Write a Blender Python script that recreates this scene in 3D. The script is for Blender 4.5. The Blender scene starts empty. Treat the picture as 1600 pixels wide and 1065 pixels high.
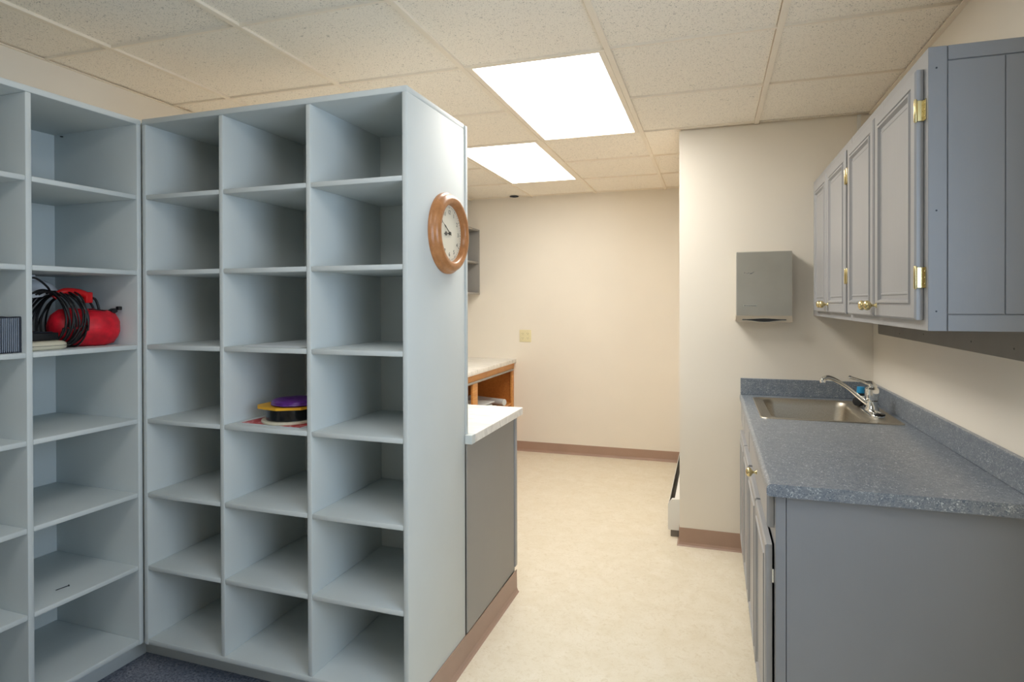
import bpy, bmesh, math, random
from mathutils import Vector, Matrix
S = bpy.context.scene
C = S.collection
R = math.radians
PI = math.pi
random.seed(7)

# ------------------------------------------------------------------ camera
cam_d = bpy.data.cameras.new('camera')
cam = bpy.data.objects.new('camera', cam_d)
C.objects.link(cam)
S.camera = cam
F_PX, YAW, PITCH, ROLL, CY, CX = 949.9879, 0.310261, -0.00523977, -0.00244351, 477.375, 808.312
EYE = 1.4
cam_d.sensor_fit = 'HORIZONTAL'
cam_d.sensor_width = 36.0
cam_d.lens = 36.0 * F_PX / 1600.0
cam_d.shift_x = -(CX - 800.0) / 1600.0
cam_d.shift_y = (CY - 532.5) / 1600.0
cam_d.clip_start = 0.02
_F = Vector((-math.sin(YAW) * math.cos(PITCH), math.cos(YAW) * math.cos(PITCH), math.sin(PITCH)))
_R = Vector((math.cos(YAW), math.sin(YAW), 0))
_U = _R.cross(_F)
_R2 = math.cos(ROLL) * _R + math.sin(ROLL) * _U
_U2 = -math.sin(ROLL) * _R + math.cos(ROLL) * _U
cam.matrix_world = Matrix(((_R2.x, _U2.x, -_F.x, 0), (_R2.y, _U2.y, -_F.y, 0), (_R2.z, _U2.z, -_F.z, EYE), (0, 0, 0, 1)))

# ------------------------------------------------------------------ world, view, lights
S.view_settings.view_transform = 'Standard'
S.view_settings.look = 'None'
S.view_settings.gamma = 1.0
S.view_settings.use_curve_mapping = False
S.view_settings.exposure = 0.0
wd = bpy.data.worlds.new('world'); S.world = wd; wd.use_nodes = True
wd.node_tree.nodes['Background'].inputs[0].default_value = (0.62, 0.78, 1.0, 1)
wd.node_tree.nodes['Background'].inputs[1].default_value = 1.0
S.cycles.max_bounces = 16; S.cycles.diffuse_bounces = 10; S.cycles.glossy_bounces = 6
TROFFER = 14.5         # ceiling fixtures in the kitchen
TROFFER_FAR = 8.0
TROFFER_NEAR = 6.0     # fixture over the spot where the photographer stands
DAY = 27.5             # daylight through the window in the right wall, beside the camera
wl = bpy.data.lights.new('window_daylight', 'AREA')
wl.shape = 'RECTANGLE'; wl.size = 1.15; wl.size_y = 1.15; wl.energy = DAY; wl.color = (0.62, 0.80, 1.0)
wlo = bpy.data.objects.new('window_daylight', wl); C.objects.link(wlo)
wlo.location = (0.807 + 0.07, 0.45, 1.5); wlo.rotation_euler = (0, R(90), 0)   # shines towards -X

# ------------------------------------------------------------------ dimensions
H = 2.39; XLW = -2.585; XRW = 0.807; YFAR = 5.48; YP = 3.62; XP = -0.18; YN = -3.1
GX = [-2.225, -1.615, -1.005, -0.39, 0.235]
GY = [1.77 + 0.61 * k for k in range(-8, 7)]

# ------------------------------------------------------------------ materials
def srgb(r, g, b):
    f = lambda c: (c / 255 / 12.92) if c / 255 <= 0.04045 else ((c / 255 + 0.055) / 1.055) ** 2.4
    return (f(r), f(g), f(b), 1)
class NT:
    def __init__(s, name):
        s.m = bpy.data.materials.new(name); s.m.use_nodes = True
        s.t = s.m.node_tree; s.b = s.t.nodes['Principled BSDF']
        s.co = s.n('ShaderNodeTexCoord')
    def n(s, kind, **kw):
        x = s.t.nodes.new(kind)
        for k, v in kw.items(): setattr(x, k, v)
        return x
    def l(s, a, b): s.t.links.new(a, b)
    def noise(s, scale, detail=3, rough=0.5, stretch=(1, 1, 1), coord='Object', dist=0):
        mp = s.n('ShaderNodeMapping'); mp.inputs['Scale'].default_value = stretch
        s.l(s.co.outputs[coord], mp.inputs['Vector'])
        nz = s.n('ShaderNodeTexNoise'); nz.inputs['Scale'].default_value = scale
        nz.inputs['Detail'].default_value = detail; nz.inputs['Roughness'].default_value = rough
        nz.inputs['Distortion'].default_value = dist
        s.l(mp.outputs[0], nz.inputs['Vector']); return nz.outputs['Fac']
    def ramp(s, fac, stops, interp='LINEAR'):
        r = s.n('ShaderNodeValToRGB'); r.color_ramp.interpolation = interp
        e = r.color_ramp.elements
        while len(e) < len(stops): e.new(0.5)
        for i, (p, c) in enumerate(stops): e[i].position = p; e[i].color = c
        s.l(fac, r.inputs[0]); return r.outputs[0]
    def mix(s, fac, a, b, mode='MIX'):
        x = s.n('ShaderNodeMix', data_type='RGBA', blend_type=mode)
        for v, i in ((fac, 0), (a, 6), (b, 7)):
            if hasattr(v, 'is_output') or isinstance(v, bpy.types.NodeSocket): s.l(v, x.inputs[i])
            else: x.inputs[i].default_value = v
        return x.outputs[2]
    def bump(s, fac, strength, dist=0.002):
        b = s.n('ShaderNodeBump'); b.inputs['Strength'].default_value = strength; b.inputs['Distance'].default_value = dist
        s.l(fac, b.inputs['Height']); s.l(b.outputs[0], s.b.inputs['Normal'])
    def fin(s, col=None, rough=0.5, metal=0, spec=None):
        if col is not None:
            if isinstance(col, bpy.types.NodeSocket): s.l(col, s.b.inputs['Base Color'])
            else: s.b.inputs['Base Color'].default_value = col
        s.b.inputs['Roughness'].default_value = rough; s.b.inputs['Metallic'].default_value = metal
        if spec is not None: s.b.inputs['Specular IOR Level'].default_value = spec
        return s.m
def plain(name, col, rough=0.5, metal=0, var=0.06, scale=9, spec=None, bump=0.0):
    n = NT(name); f = n.noise(scale, 4)
    d = tuple(c * (1 - var) for c in col[:3]) + (1,); l = tuple(min(1, c * (1 + var)) for c in col[:3]) + (1,)
    if bump: n.bump(n.noise(260, 3), bump, 0.001)
    return n.fin(n.ramp(f, [(0.3, d), (0.7, l)]), rough, metal, spec)
def paint_wood(name, col, rough=0.42, var=0.05, grain=(1, 1, 0.04)):
    n = NT(name); g = n.noise(110, 4, 0.6, grain); f = n.noise(3, 3)
    d = tuple(c * (1 - var) for c in col[:3]) + (1,); l = tuple(min(1, c * (1 + var)) for c in col[:3]) + (1,)
    c1 = n.ramp(f, [(0.3, d), (0.7, l)]); c2 = n.mix(0.12, c1, n.ramp(g, [(0.35, d), (0.65, l)]), 'MULTIPLY')
    n.bump(g, 0.3, 0.001)
    return n.fin(c1, rough)

M = {}
M['wall'] = plain('wall_paint', srgb(234, 227, 215), 0.62, var=0.02, scale=2, bump=0.06)
def ceil_mat():
    n = NT('ceiling_tile')
    base = srgb(247, 240, 228)
    v = n.n('ShaderNodeTexVoronoi'); v.inputs['Scale'].default_value = 130
    n.l(n.co.outputs['Object'], v.inputs['Vector'])
    nz = n.noise(230, 2, 0.5, (1, 1, 1)); nz2 = n.noise(95, 3, 0.6, (1, 1, 1), dist=1.5)
    f1 = n.ramp(nz2, [(0.63, (0, 0, 0, 1)), (0.67, (1, 1, 1, 1))])
    f2 = n.ramp(nz, [(0.63, (0, 0, 0, 1)), (0.68, (1, 1, 1, 1))])
    c = n.mix(f1, base, tuple(x * 0.50 for x in base[:3]) + (1,))
    c = n.mix(f2, c, tuple(x * 0.38 for x in base[:3]) + (1,))
    n.bump(nz2, 0.25, 0.002)
    return n.fin(c, 0.9, spec=0.1)
M['tile'] = ceil_mat()
M['tee'] = plain('ceiling_tee_enamel', srgb(240, 230, 214), 0.45, var=0.02)
M['dark_gap'] = plain('plenum_shadow_board', srgb(60, 50, 42), 0.9)
def floor_mat():
    n = NT('vinyl_floor')
    a = n.noise(9, 6, 0.65, dist=0.6); b = n.noise(42, 5, 0.6, dist=1.2); c3 = n.noise(160, 3)
    c = n.ramp(a, [(0.3, srgb(222, 212, 190)), (0.7, srgb(232, 224, 207))])
    c = n.mix(n.ramp(b, [(0.52, (0, 0, 0, 1)), (0.70, (0.8, 0.8, 0.8, 1))]), c, srgb(214, 202, 177))
    c = n.mix(n.ramp(c3, [(0.60, (0, 0, 0, 1)), (0.72, (1, 1, 1, 1))]), c, srgb(216, 204, 180))
    n.bump(b, 0.05, 0.001)
    return n.fin(c, 0.38, spec=0.35)
M['vinyl'] = floor_mat()
def carpet_mat():
    n = NT('carpet_loops')
    a = n.noise(120, 3, 0.7); b = n.noise(60, 3, 0.6)
    c = n.ramp(a, [(0.35, srgb(84, 90, 104)), (0.52, srgb(138, 144, 158)), (0.7, srgb(176, 180, 188))])
    c = n.mix(n.ramp(b, [(0.4, (0, 0, 0, 1)), (0.7, (0.6, 0.6, 0.6, 1))]), c, srgb(92, 96, 112))
    n.bump(a, 0.9, 0.006)
    return n.fin(c, 0.95, spec=0.05)
M['carpet'] = carpet_mat()
M['shelf'] = paint_wood('shelf_blue_grey_paint', srgb(202, 208, 208), 0.62, 0.03)
M['cab'] = paint_wood('cabinet_grey_paint', srgb(157, 158, 161), 0.38, 0.03)
M['cab_end'] = paint_wood('cabinet_grey_shaded_end', srgb(134, 137, 143), 0.42, 0.03)  # same paint as the doors, darkened so the colour carries the ends' shade
M['pen'] = paint_wood('peninsula_grey_paint', srgb(150, 147, 142), 0.5, 0.03)
M['rail'] = plain('rail_grey_paint', srgb(128, 124, 118), 0.55, var=0.05)
M['base'] = plain('baseboard_vinyl', srgb(166, 138, 122), 0.42, var=0.03)
M['cove'] = plain('baseboard_vinyl_light', srgb(176, 148, 132), 0.42, var=0.03)
def laminate():
    n = NT('blue_grey_laminate')
    a = n.noise(26, 5, 0.65, dist=0.8); b = n.noise(120, 4, 0.7, (1, 0.6, 1), dist=1.8); c3 = n.noise(170, 3, 0.6, (1, 1, 1), dist=1.0)
    c = n.ramp(a, [(0.3, srgb(104, 113, 125)), (0.7, srgb(130, 137, 145))])
    c = n.mix(n.ramp(c3, [(0.38, (0.8, 0.8, 0.8, 1)), (0.48, (0, 0, 0, 1))]), c, srgb(74, 88, 108))
    c = n.mix(n.ramp(b, [(0.575, (0, 0, 0, 1)), (0.63, (1, 1, 1, 1))]), c, srgb(196, 202, 206))
    return n.fin(c, 0.30, spec=0.85)
M['lam'] = laminate()
def white_lam():
    n = NT('white_marbled_laminate')
    a = n.noise(9, 4, 0.6, (0.5, 1.4, 1), dist=1.6)
    c = n.ramp(a, [(0.30, srgb(208, 206, 200)), (0.46, srgb(234, 232, 227)), (0.62, srgb(242, 240, 235))])
    return n.fin(c, 0.35)
M['wlam'] = white_lam()
def wood(name, a, b, rough=0.42, stretch=(1, 0.08, 1), scale=60):
    n = NT(name); g = n.noise(scale, 5, 0.65, stretch, dist=0.5); f = n.noise(5, 3)
    c = n.ramp(g, [(0.3, a), (0.7, b)]); c = n.mix(0.25, c, n.ramp(f, [(0.3, a), (0.7, b)]))
    n.bump(g, 0.08, 0.001)
    return n.fin(c, rough)
M['oak'] = wood('golden_oak', srgb(186, 120, 58), srgb(222, 164, 96))
M['oak_dark'] = wood('oak_interior', srgb(176, 104, 40), srgb(206, 134, 62), 0.5)
M['clockwood'] = wood('clock_wood', srgb(150, 98, 56), srgb(190, 132, 84), 0.3, (1, 1, 1), 30)
M['chrome'] = plain('chrome', srgb(225, 225, 222), 0.08, 1.0, var=0.01)
def steel():
    n = NT('brushed_steel'); g = n.noise(220, 3, 0.6, (1, 0.03, 1))
    n.bump(g, 0.05, 0.0005)
    return n.fin(n.ramp(g, [(0.3, srgb(166, 159, 146)), (0.7, srgb(182, 175, 162))]), 0.40, 1.0)
M['steel'] = steel()
def gal():
    n = NT('dispenser_metal'); g = n.noise(6, 3, 0.5)
    return n.fin(n.ramp(g, [(0.3, srgb(150, 149, 141)), (0.7, srgb(158, 157, 150))]), 0.40, 0.15)
M['disp'] = gal()
M['disp_lo'] = plain('dispenser_worn_metal', srgb(176, 164, 146), 0.35, 0.3)
M['brass'] = plain('brass', srgb(216, 200, 150), 0.25, 1.0, var=0.03)
M['black'] = plain('black_rubber', srgb(22, 22, 24), 0.45, var=0.1)
M['blackgloss'] = plain('black_gloss', srgb(18, 19, 22), 0.15, var=0.1)
M['dark'] = plain('dark_metal', srgb(45, 50, 60), 0.4, 0.3)
M['mesh_l'] = plain('basket_wire', srgb(150, 160, 176), 0.35, 0.3)
M['red'] = plain('red_nylon', srgb(206, 18, 40), 0.5, var=0.30, scale=28, bump=0.4)
M['redp'] = plain('red_plastic', srgb(206, 22, 26), 0.3)
M['cream'] = plain('cream_plastic', srgb(206, 198, 176), 0.35, var=0.02)
M['ivory'] = plain('ivory_plastic', srgb(228, 218, 178), 0.4, var=0.02)
M['slot'] = plain('outlet_slot', srgb(168, 156, 118), 0.6)
M['white'] = plain('white_enamel', srgb(226, 226, 222), 0.35, var=0.02)
M['lampwhite'] = plain('lamp_enamel', srgb(226, 230, 236), 0.25, var=0.02)
M['lampgrey'] = plain('lamp_inner_grey', srgb(120, 122, 126), 0.4)
M['paper'] = plain('white_paper', srgb(206, 210, 212), 0.8, var=0.02)
def leaflet():
    n = NT('red_leaflet_print'); a = n.noise(24, 2, 0.5, (1, 1, 1))
    return n.fin(n.ramp(a, [(0.50, srgb(186, 34, 44)), (0.56, srgb(216, 150, 150)), (0.60, srgb(190, 38, 48))]), 0.45)
M['leaf'] = leaflet()
M['yellow'] = plain('yellow_card', srgb(226, 168, 36), 0.45)
M['purple'] = plain('purple_foil', srgb(92, 40, 128), 0.3, var=0.3, scale=60, bump=0.4)
M['blue'] = plain('blue_plastic', srgb(40, 150, 206), 0.35)
M['dial'] = plain('clock_dial', srgb(232, 226, 208), 0.5, var=0.01)
M['ink'] = plain('ink', srgb(70, 68, 64), 0.6)
M['plate'] = plain('label_plate', srgb(176, 176, 168), 0.35, 0.5)
M['seam'] = plain('seam_line', srgb(90, 92, 96), 0.6)
def glassmat():
    n = NT('clear_glass'); n.b.inputs['Transmission Weight'].default_value = 1.0; n.b.inputs['IOR'].default_value = 1.45
    return n.fin((1, 1, 1, 1), 0.0)
M['glass'] = glassmat()
def emis(name, strength, col):
    n = NT(name); n.b.inputs['Emission Color'].default_value = col; n.b.inputs['Emission Strength'].default_value = strength
    nz = n.noise(300, 2); n.bump(nz, 0.1, 0.001)
    return n.fin((0.9, 0.9, 0.88, 1), 0.4)
WARM = (1.0, 0.965, 0.90, 1)
M['lens'] = emis('light_diffuser', TROFFER, WARM)
M['lens_far'] = emis('light_diffuser_far', TROFFER_FAR, WARM)
M['lens_near'] = emis('light_diffuser_near', TROFFER_NEAR, (0.98, 0.97, 0.95, 1))

# ------------------------------------------------------------------ mesh helpers
class MB:
    def __init__(s): s.bm = bmesh.new()
    def box(s, x0, x1, y0, y1, z0, z1, bev=0.0, seg=2, mat=None):
        r = bmesh.ops.create_cube(s.bm, size=1.0); vs = r['verts']
        x0, x1 = min(x0, x1), max(x0, x1); y0, y1 = min(y0, y1), max(y0, y1); z0, z1 = min(z0, z1), max(z0, z1)
        for v in vs:
            v.co = Vector(((x0 + x1) / 2 + v.co.x * (x1 - x0), (y0 + y1) / 2 + v.co.y * (y1 - y0), (z0 + z1) / 2 + v.co.z * (z1 - z0)))
        if bev > 0:
            es = list({e for v in vs for e in v.link_edges})
            rr = bmesh.ops.bevel(s.bm, geom=es, offset=bev, segments=seg, affect='EDGES', profile=0.5)
            vs = list({v for f in rr['faces'] for v in f.verts} | {v for v in vs if v.is_valid})
        if mat is not None:
            bmesh.ops.transform(s.bm, matrix=mat, verts=vs)
        return vs
    def prism(s, pts, axis, a0, a1):
        """pts 2D polygon extruded along axis: 'x' (pts=y,z), 'y' (pts=x,z), 'z' (pts=x,y)"""
        def mk(p, a):
            return {'x': (a, p[0], p[1]), 'y': (p[0], a, p[1]), 'z': (p[0], p[1], a)}[axis]
        A = [s.bm.verts.new(mk(p, a0)) for p in pts]; B = [s.bm.verts.new(mk(p, a1)) for p in pts]
        n = len(pts)
        s.bm.faces.new(A); s.bm.faces.new(B[::-1])
        for i in range(n): s.bm.faces.new((A[i], B[i], B[(i + 1) % n], A[(i + 1) % n]))
        return A + B
    def rings(s, w, h, prof, org, u, v, n):
        """rectangular stepped panel; prof = [(inset, height)...] from back edge to centre"""
        org, u, v, n = Vector(org), Vector(u), Vector(v), Vector(n); loops = []
        for ins, ht in prof:
            loops.append([s.bm.verts.new(org + u * a + v * b + n * ht) for a, b in ((ins, ins), (w - ins, ins), (w - ins, h - ins), (ins, h - ins))])
        s.bm.faces.new(loops[0][::-1])
        for A, B in zip(loops, loops[1:]):
            for i in range(4): s.bm.faces.new((A[i], A[(i + 1) % 4], B[(i + 1) % 4], B[i]))
        s.bm.faces.new(loops[-1])
    def lathe(s, prof, org=(0, 0, 0), axis=(0, 0, 1), seg=32, closed=True):
        q = Vector((0, 0, 1)).rotation_difference(Vector(axis)); org = Vector(org); rs = []
        for r, z in prof:
            if r < 1e-6: rs.append([s.bm.verts.new(org + q @ Vector((0, 0, z)))])
            else: rs.append([s.bm.verts.new(org + q @ Vector((r * math.cos(2 * PI * i / seg), r * math.sin(2 * PI * i / seg), z))) for i in range(seg)])
        for A, B in zip(rs, rs[1:]):
            for i in range(seg):
                j = (i + 1) % seg
                if len(A) == 1 and len(B) == 1: continue
                if len(A) == 1: s.bm.faces.new((A[0], B[i], B[j]))
                elif len(B) == 1: s.bm.faces.new((A[i], A[j], B[0]))
                else: s.bm.faces.new((A[i], A[j], B[j], B[i]))
        if closed:
            if len(rs[0]) > 1: s.bm.faces.new(rs[0][::-1])
            if len(rs[-1]) > 1: s.bm.faces.new(rs[-1])
    def tube(s, pts, rad, seg=10, smooth=True, sub=6):
        P = [Vector(p) for p in pts]; rr = rad if isinstance(rad, (list, tuple)) else [rad] * len(P)
        if smooth and len(P) > 2:
            Q = []; Rr = []
            for i in range(len(P) - 1):
                a = P[max(i - 1, 0)]; b = P[i]; c = P[i + 1]; d = P[min(i + 2, len(P) - 1)]
                for k in range(sub):
                    t = k / sub
                    Q.append(0.5 * ((2 * b) + (c - a) * t + (2 * a - 5 * b + 4 * c - d) * t * t + (3 * b - a - 3 * c + d) * t ** 3))
                    Rr.append(rr[i] * (1 - t) + rr[i + 1] * t)
            Q.append(P[-1]); Rr.append(rr[-1]); P, rr = Q, Rr
        up = Vector((0, 0, 1)); loops = []; prev = None
        for i, p in enumerate(P):
            t = (P[min(i + 1, len(P) - 1)] - P[max(i - 1, 0)]).normalized()
            if prev is None:
                a = up if abs(t.z) < 0.9 else Vector((1, 0, 0)); nx = t.cross(a).normalized()
            else:
                nx = (prev - t * prev.dot(t)).normalized()
            prev = nx; ny = t.cross(nx)
            loops.append([s.bm.verts.new(p + (nx * math.cos(2 * PI * k / seg) + ny * math.sin(2 * PI * k / seg)) * rr[i]) for k in range(seg)])
        for A, B in zip(loops, loops[1:]):
            for i in range(seg): s.bm.faces.new((A[i], A[(i + 1) % seg], B[(i + 1) % seg], B[i]))
        s.bm.faces.new(loops[0][::-1]); s.bm.faces.new(loops[-1])
    def build(s, name, mat, parent=None, smooth=False, angle=35, loc=None):
        bmesh.ops.recalc_face_normals(s.bm, faces=s.bm.faces)
        me = bpy.data.meshes.new(name)
        if smooth:
            for f in s.bm.faces: f.smooth = True
            for e in s.bm.edges:
                if len(e.link_faces) == 2 and e.calc_face_angle(0) > R(angle): e.smooth = False
        s.bm.to_mesh(me); s.bm.free()
        me.materials.append(mat)
        o = bpy.data.objects.new(name, me); C.objects.link(o)
        if parent: o.parent = parent
        if loc: o.location = loc
        return o
def tag(o, label, cat, group=None, kind=None):
    o['label'] = label; o['category'] = cat
    if group: o['group'] = group
    if kind: o['kind'] = kind
    return o
def thing(name, label, cat, loc=(0, 0, 0), rz=0, group=None):
    o = bpy.data.objects.new(name, None); C.objects.link(o)
    o.empty_display_size = 0.1
    o.location = loc; o.rotation_euler = (0, 0, rz)
    return tag(o, label, cat, group)
def struct(o, label=None):
    o['kind'] = 'structure'
    if label: o['label'] = label
    return o
def W(o): # children given in world coordinates although the parent empty sits elsewhere
    bpy.context.view_layer.update()
    for c in o.children:
        c.matrix_parent_inverse = o.matrix_world.inverted()
    return o
def Box(x0, x1, y0, y1, z0, z1, name, mat, parent=None, bev=0.0, seg=2):
    m = MB(); m.box(x0, x1, y0, y1, z0, z1, bev, seg); return m.build(name, mat, parent, smooth=bev > 0)

# ------------------------------------------------------------------ setting
T = 0.1
struct(Box(-0.92, XRW + T, YN - T, YFAR + T, -0.08, 0, 'floor', M['vinyl']), 'cream mottled sheet vinyl floor of the kitchen aisle')
m = MB(); m.box(XLW - T, -0.92, YN - T, 2.2, -0.08, 0); struct(m.build('carpet', M['carpet']), 'dark blue grey loop carpet in front of the cubby shelves')
m = MB(); m.box(XLW - T, -0.92, 2.2, YFAR + T, -0.08, 0); struct(m.build('floor', M['vinyl']), 'cream sheet vinyl floor behind the peninsula')
struct(Box(XLW - T, XLW, YN - T, YFAR + T, 0, H + 0.3, 'wall_left', M['wall']), 'cream painted wall behind the left cubby shelf')
wy0, wy1, wz0, wz1 = -0.15, 1.05, 0.9, 2.1
m = MB(); m.box(XRW, XRW + T, YN - T, wy0, 0, H + 0.3); m.box(XRW, XRW + T, wy1, YP, 0, H + 0.3)
m.box(XRW, XRW + T, wy0, wy1, 0, wz0); m.box(XRW, XRW + T, wy0, wy1, wz1, H + 0.3)
struct(m.build('wall_right', M['wall']), 'cream painted wall behind sink and wall cabinets')
m = MB()
for a in (wy0, wy1 - 0.04): m.box(XRW + 0.01, XRW + 0.06, a, a + 0.04, wz0, wz1)
for a in (wz0, wz1 - 0.04): m.box(XRW + 0.01, XRW + 0.06, wy0 + 0.04, wy1 - 0.04, a, a + 0.04)
struct(m.build('window_1', M['white']))
struct(Box(XLW, XP, YFAR, YFAR + T, 0, H + 0.3, 'wall_far', M['wall']), 'cream painted wall at the end of the aisle')
m = MB(); m.box(XP, XRW + T, YP, YFAR + T, 0, H - 0.007); m.box(XP + 0.01, XRW + T, YP + 0.012, YFAR + T, H - 0.007, H + 0.3)
struct(m.build('wall_partition', M['wall']), 'cream painted wall end with the paper towel dispenser')
struct(Box(XLW, XRW, YN - T, YN, 0, H + 0.3, 'wall_near', M['wall']))

# ceiling: separate tiles laid into a steel tee grid
xs = [XLW] + GX + [XRW]; ys = [YN] + [g for g in GY if YN < g < YFAR - 0.02] + [YFAR]
LIGHTS = [(2, 2.38), (1, 3.60)]
def near(a, b): return abs(a - b) < 0.02
light_cells = set()
for i in range(len(xs) - 1):
    for j in range(len(ys) - 1):
        if near(xs[i], -1.005) and (near(ys[j], 2.38) or near(ys[j], 2.99)): light_cells.add((i, j))
        if near(xs[i], -1.615) and (near(ys[j], 3.60) or near(ys[j], 4.21)): light_cells.add((i, j))
        if near(xs[i], -1.005) and (near(ys[j], -0.06) or near(ys[j], 0.55)): light_cells.add((i, j))
m = MB()
for i in range(len(xs) - 1):
    for j in range(len(ys) - 1):
        if (i, j) in light_cells: continue
        dz = random.uniform(0, 0.0025)
        m.box(xs[i] - 0.006 if i == 0 else xs[i] + 0.003, xs[i + 1] - 0.014, ys[j] + 0.009, ys[j + 1] - 0.003, H + 0.005 + dz, H + 0.024 + dz)
m.box(XLW - T, XRW + T, YN - T, YFAR + T, H + 0.22, H + 0.3)
ceiling = struct(m.build('ceiling', M['tile']), 'suspended ceiling of cream speckled tiles')
m = MB()
for x in GX:
    for (a, b) in [(YN, YFAR)]: m.box(x - 0.012, x + 0.012, a, b, H - 0.004, H + 0.018, 0.001, 1)
m.box(XLW, XLW + 0.014, YN, YFAR, H - 0.003, H); m.box(XRW - 0.022, XRW, YN, YP, H - 0.004, H)
tee = m.build('ceiling_grid', M['tee'], ceiling)
m = MB()
for j, y in enumerate(ys[1:-1], 1):
    for i in range(len(xs) - 1):
        if (i, j) in light_cells and (i, j - 1) in light_cells: continue
        x1 = min(xs[i + 1], XRW)
        if x1 - xs[i] < 0.03 or (y > YP - 0.03 and xs[i] > XP + 0.3): continue
        m.box(xs[i] + 0.012, x1 - 0.012, y - 0.0055, y + 0.0055, H - 0.003, H + 0.012)
m.build('cross_tees', M['tee'], ceiling)

def cove(name, pts, h=0.1, label=None):
    """vinyl cove base along a polyline on the floor; the wall is on the left of the direction walked"""
    m = MB(); prof = [(0, 0), (0, h), (0.003, h), (0.004, 0.020), (0.009, 0.007), (0.015, 0.0012), (0.015, 0)]
    P = [Vector((p[0], p[1], 0)) for p in pts]; cols = []
    for i, p in enumerate(P):
        d1 = (P[i] - P[i - 1]).normalized() if i > 0 else (P[1] - P[0]).normalized()
        d2 = (P[i + 1] - P[i]).normalized() if i < len(P) - 1 else d1
        n1 = Vector((d1.y, -d1.x, 0)); n2 = Vector((d2.y, -d2.x, 0)); nn = n1 + n2
        nn = nn / (nn.length_squared / 2) if nn.length > 0 else n1
        cols.append([m.bm.verts.new(p + nn * a + Vector((0, 0, b))) for a, b in prof])
    for A, B in zip(cols, cols[1:]):
        for k in range(len(prof)): m.bm.faces.new((A[k], B[k], B[(k + 1) % len(prof)], A[(k + 1) % len(prof)]))
    m.bm.faces.new(cols[0]); m.bm.faces.new(cols[-1][::-1])
    return struct(m.build(name, M['base']), label)
cove('baseboard_far', [(XLW, YFAR), (XP, YFAR)], 0.092, 'brown vinyl baseboard along the end wall')
cove('baseboard_partition', [(XP, 3.9), (XP, YP), (0.2, YP)], 0.102, 'brown vinyl baseboard under the paper towel dispenser wall')
struct(Box(0.731, 0.748, YP - 0.008, YP, 2.06, H - 0.004, 'trim_1', M['white']), 'narrow cream cover strip on the wall beside the wall cabinets')

# ------------------------------------------------------------------ cubby shelves
ZS = [1.798, 1.515, 1.236, 0.957, 0.679, 0.404]; ZB = 0.125; ZT = 2.092; TH = 0.019
ROT_A, ROT_B = -0.0145, -0.0283
def cubby(name, label, loc, rz, width, cuts, depth, facing, kick_to):
    """facing 'y': local front at y=0 looking -y, x runs 0..width.  Front mirrored to +x by rotating the root."""
    root = thing(name, label, 'shelf', loc, rz)
    b = 0.004
    def P(x0, x1, y0, y1, z0, z1, n, mt=M['shelf'], bev=b): return Box(x0, x1, y0, y1, z0, z1, n, mt, root, bev)
    P(0, TH, 0, depth, ZB - 0.012, ZT - TH, 'side_panel')
    if facing: P(width - TH, width, 0, depth, 0.0, ZT - TH, 'side_panel')
    else: P(width - TH, width, 0, depth, ZB - 0.012, ZT - TH, 'side_panel')
    P(0, width, -0.001, depth, ZT - 0.021, ZT, 'top_panel')
    P(TH, width - TH, 0, depth, ZB - 0.010, ZB + 0.010, 'bottom_panel')
    P(TH, width - TH, depth - 0.008, depth - 0.001, ZB, ZT - 0.02, 'back_panel', bev=0)
    for c in cuts: P(c - TH / 2, c + TH / 2, 0.0003, depth - 0.008, ZB + 0.0095, ZT - 0.0205, 'divider')
    edges = [TH] + [v for c in cuts for v in (c - TH / 2, c + TH / 2)] + [width - TH]
    for z in ZS:
        for a, c in zip(edges[::2], edges[1::2]):
            P(a - 0.0005, c + 0.0005, 0.0008, depth - 0.008, z - 0.009, z + 0.009, 'shelf_board')
    P(0 if not facing else -0.128, kick_to, 0.11, 0.126, 0, ZB - 0.010, 'toe_kick')
    return root
MX, MY = -2.044, 1.75
cub_main = cubby('cubby_shelf', 'tall blue grey cubby shelf of three columns with a clock on its side', (MX, MY, 0), ROT_A, 1.122, [0.374, 0.746], 0.454, True, 1.103)
# slim post on the aisle side, at the back corner, above the white counter
m = MB(); m.box(1.104, 1.127, 0.454, 0.474, 0.887, ZT - 0.004, 0.004); m.build('corner_post', M['shelf'], cub_main, True)
m = MB(); m.box(-0.09, -0.0005, 0.026, 0.036, 0.1, ZT - 0.004); m.build('filler_strip', M['shelf'], cub_main)
# left unit: local x runs along the wall from near (0) to the corner (width); front faces world +X
LW = 1.205
rzL = ROT_B + PI / 2
cx, cy = -2.054, 1.757
d = Vector((math.cos(rzL), math.sin(rzL), 0))
cub_left = cubby('cubby_shelf', 'blue grey cubby shelf along the left wall holding the red bag', (cx - d.x * LW, cy - d.y * LW, 0), rzL, LW, [LW - 1.140, LW - 0.765, LW - 0.391], 0.455, False, LW + 0.10)
# small screw hole / nail head in the upper back corner
def left_local(u, v, z):  # u = distance from the corner towards the camera, v = depth into the shelf
    n = Vector((-math.sin(rzL), math.cos(rzL), 0)); p = Vector((cx, cy, z)) - d * u + n * v
    return p

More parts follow.
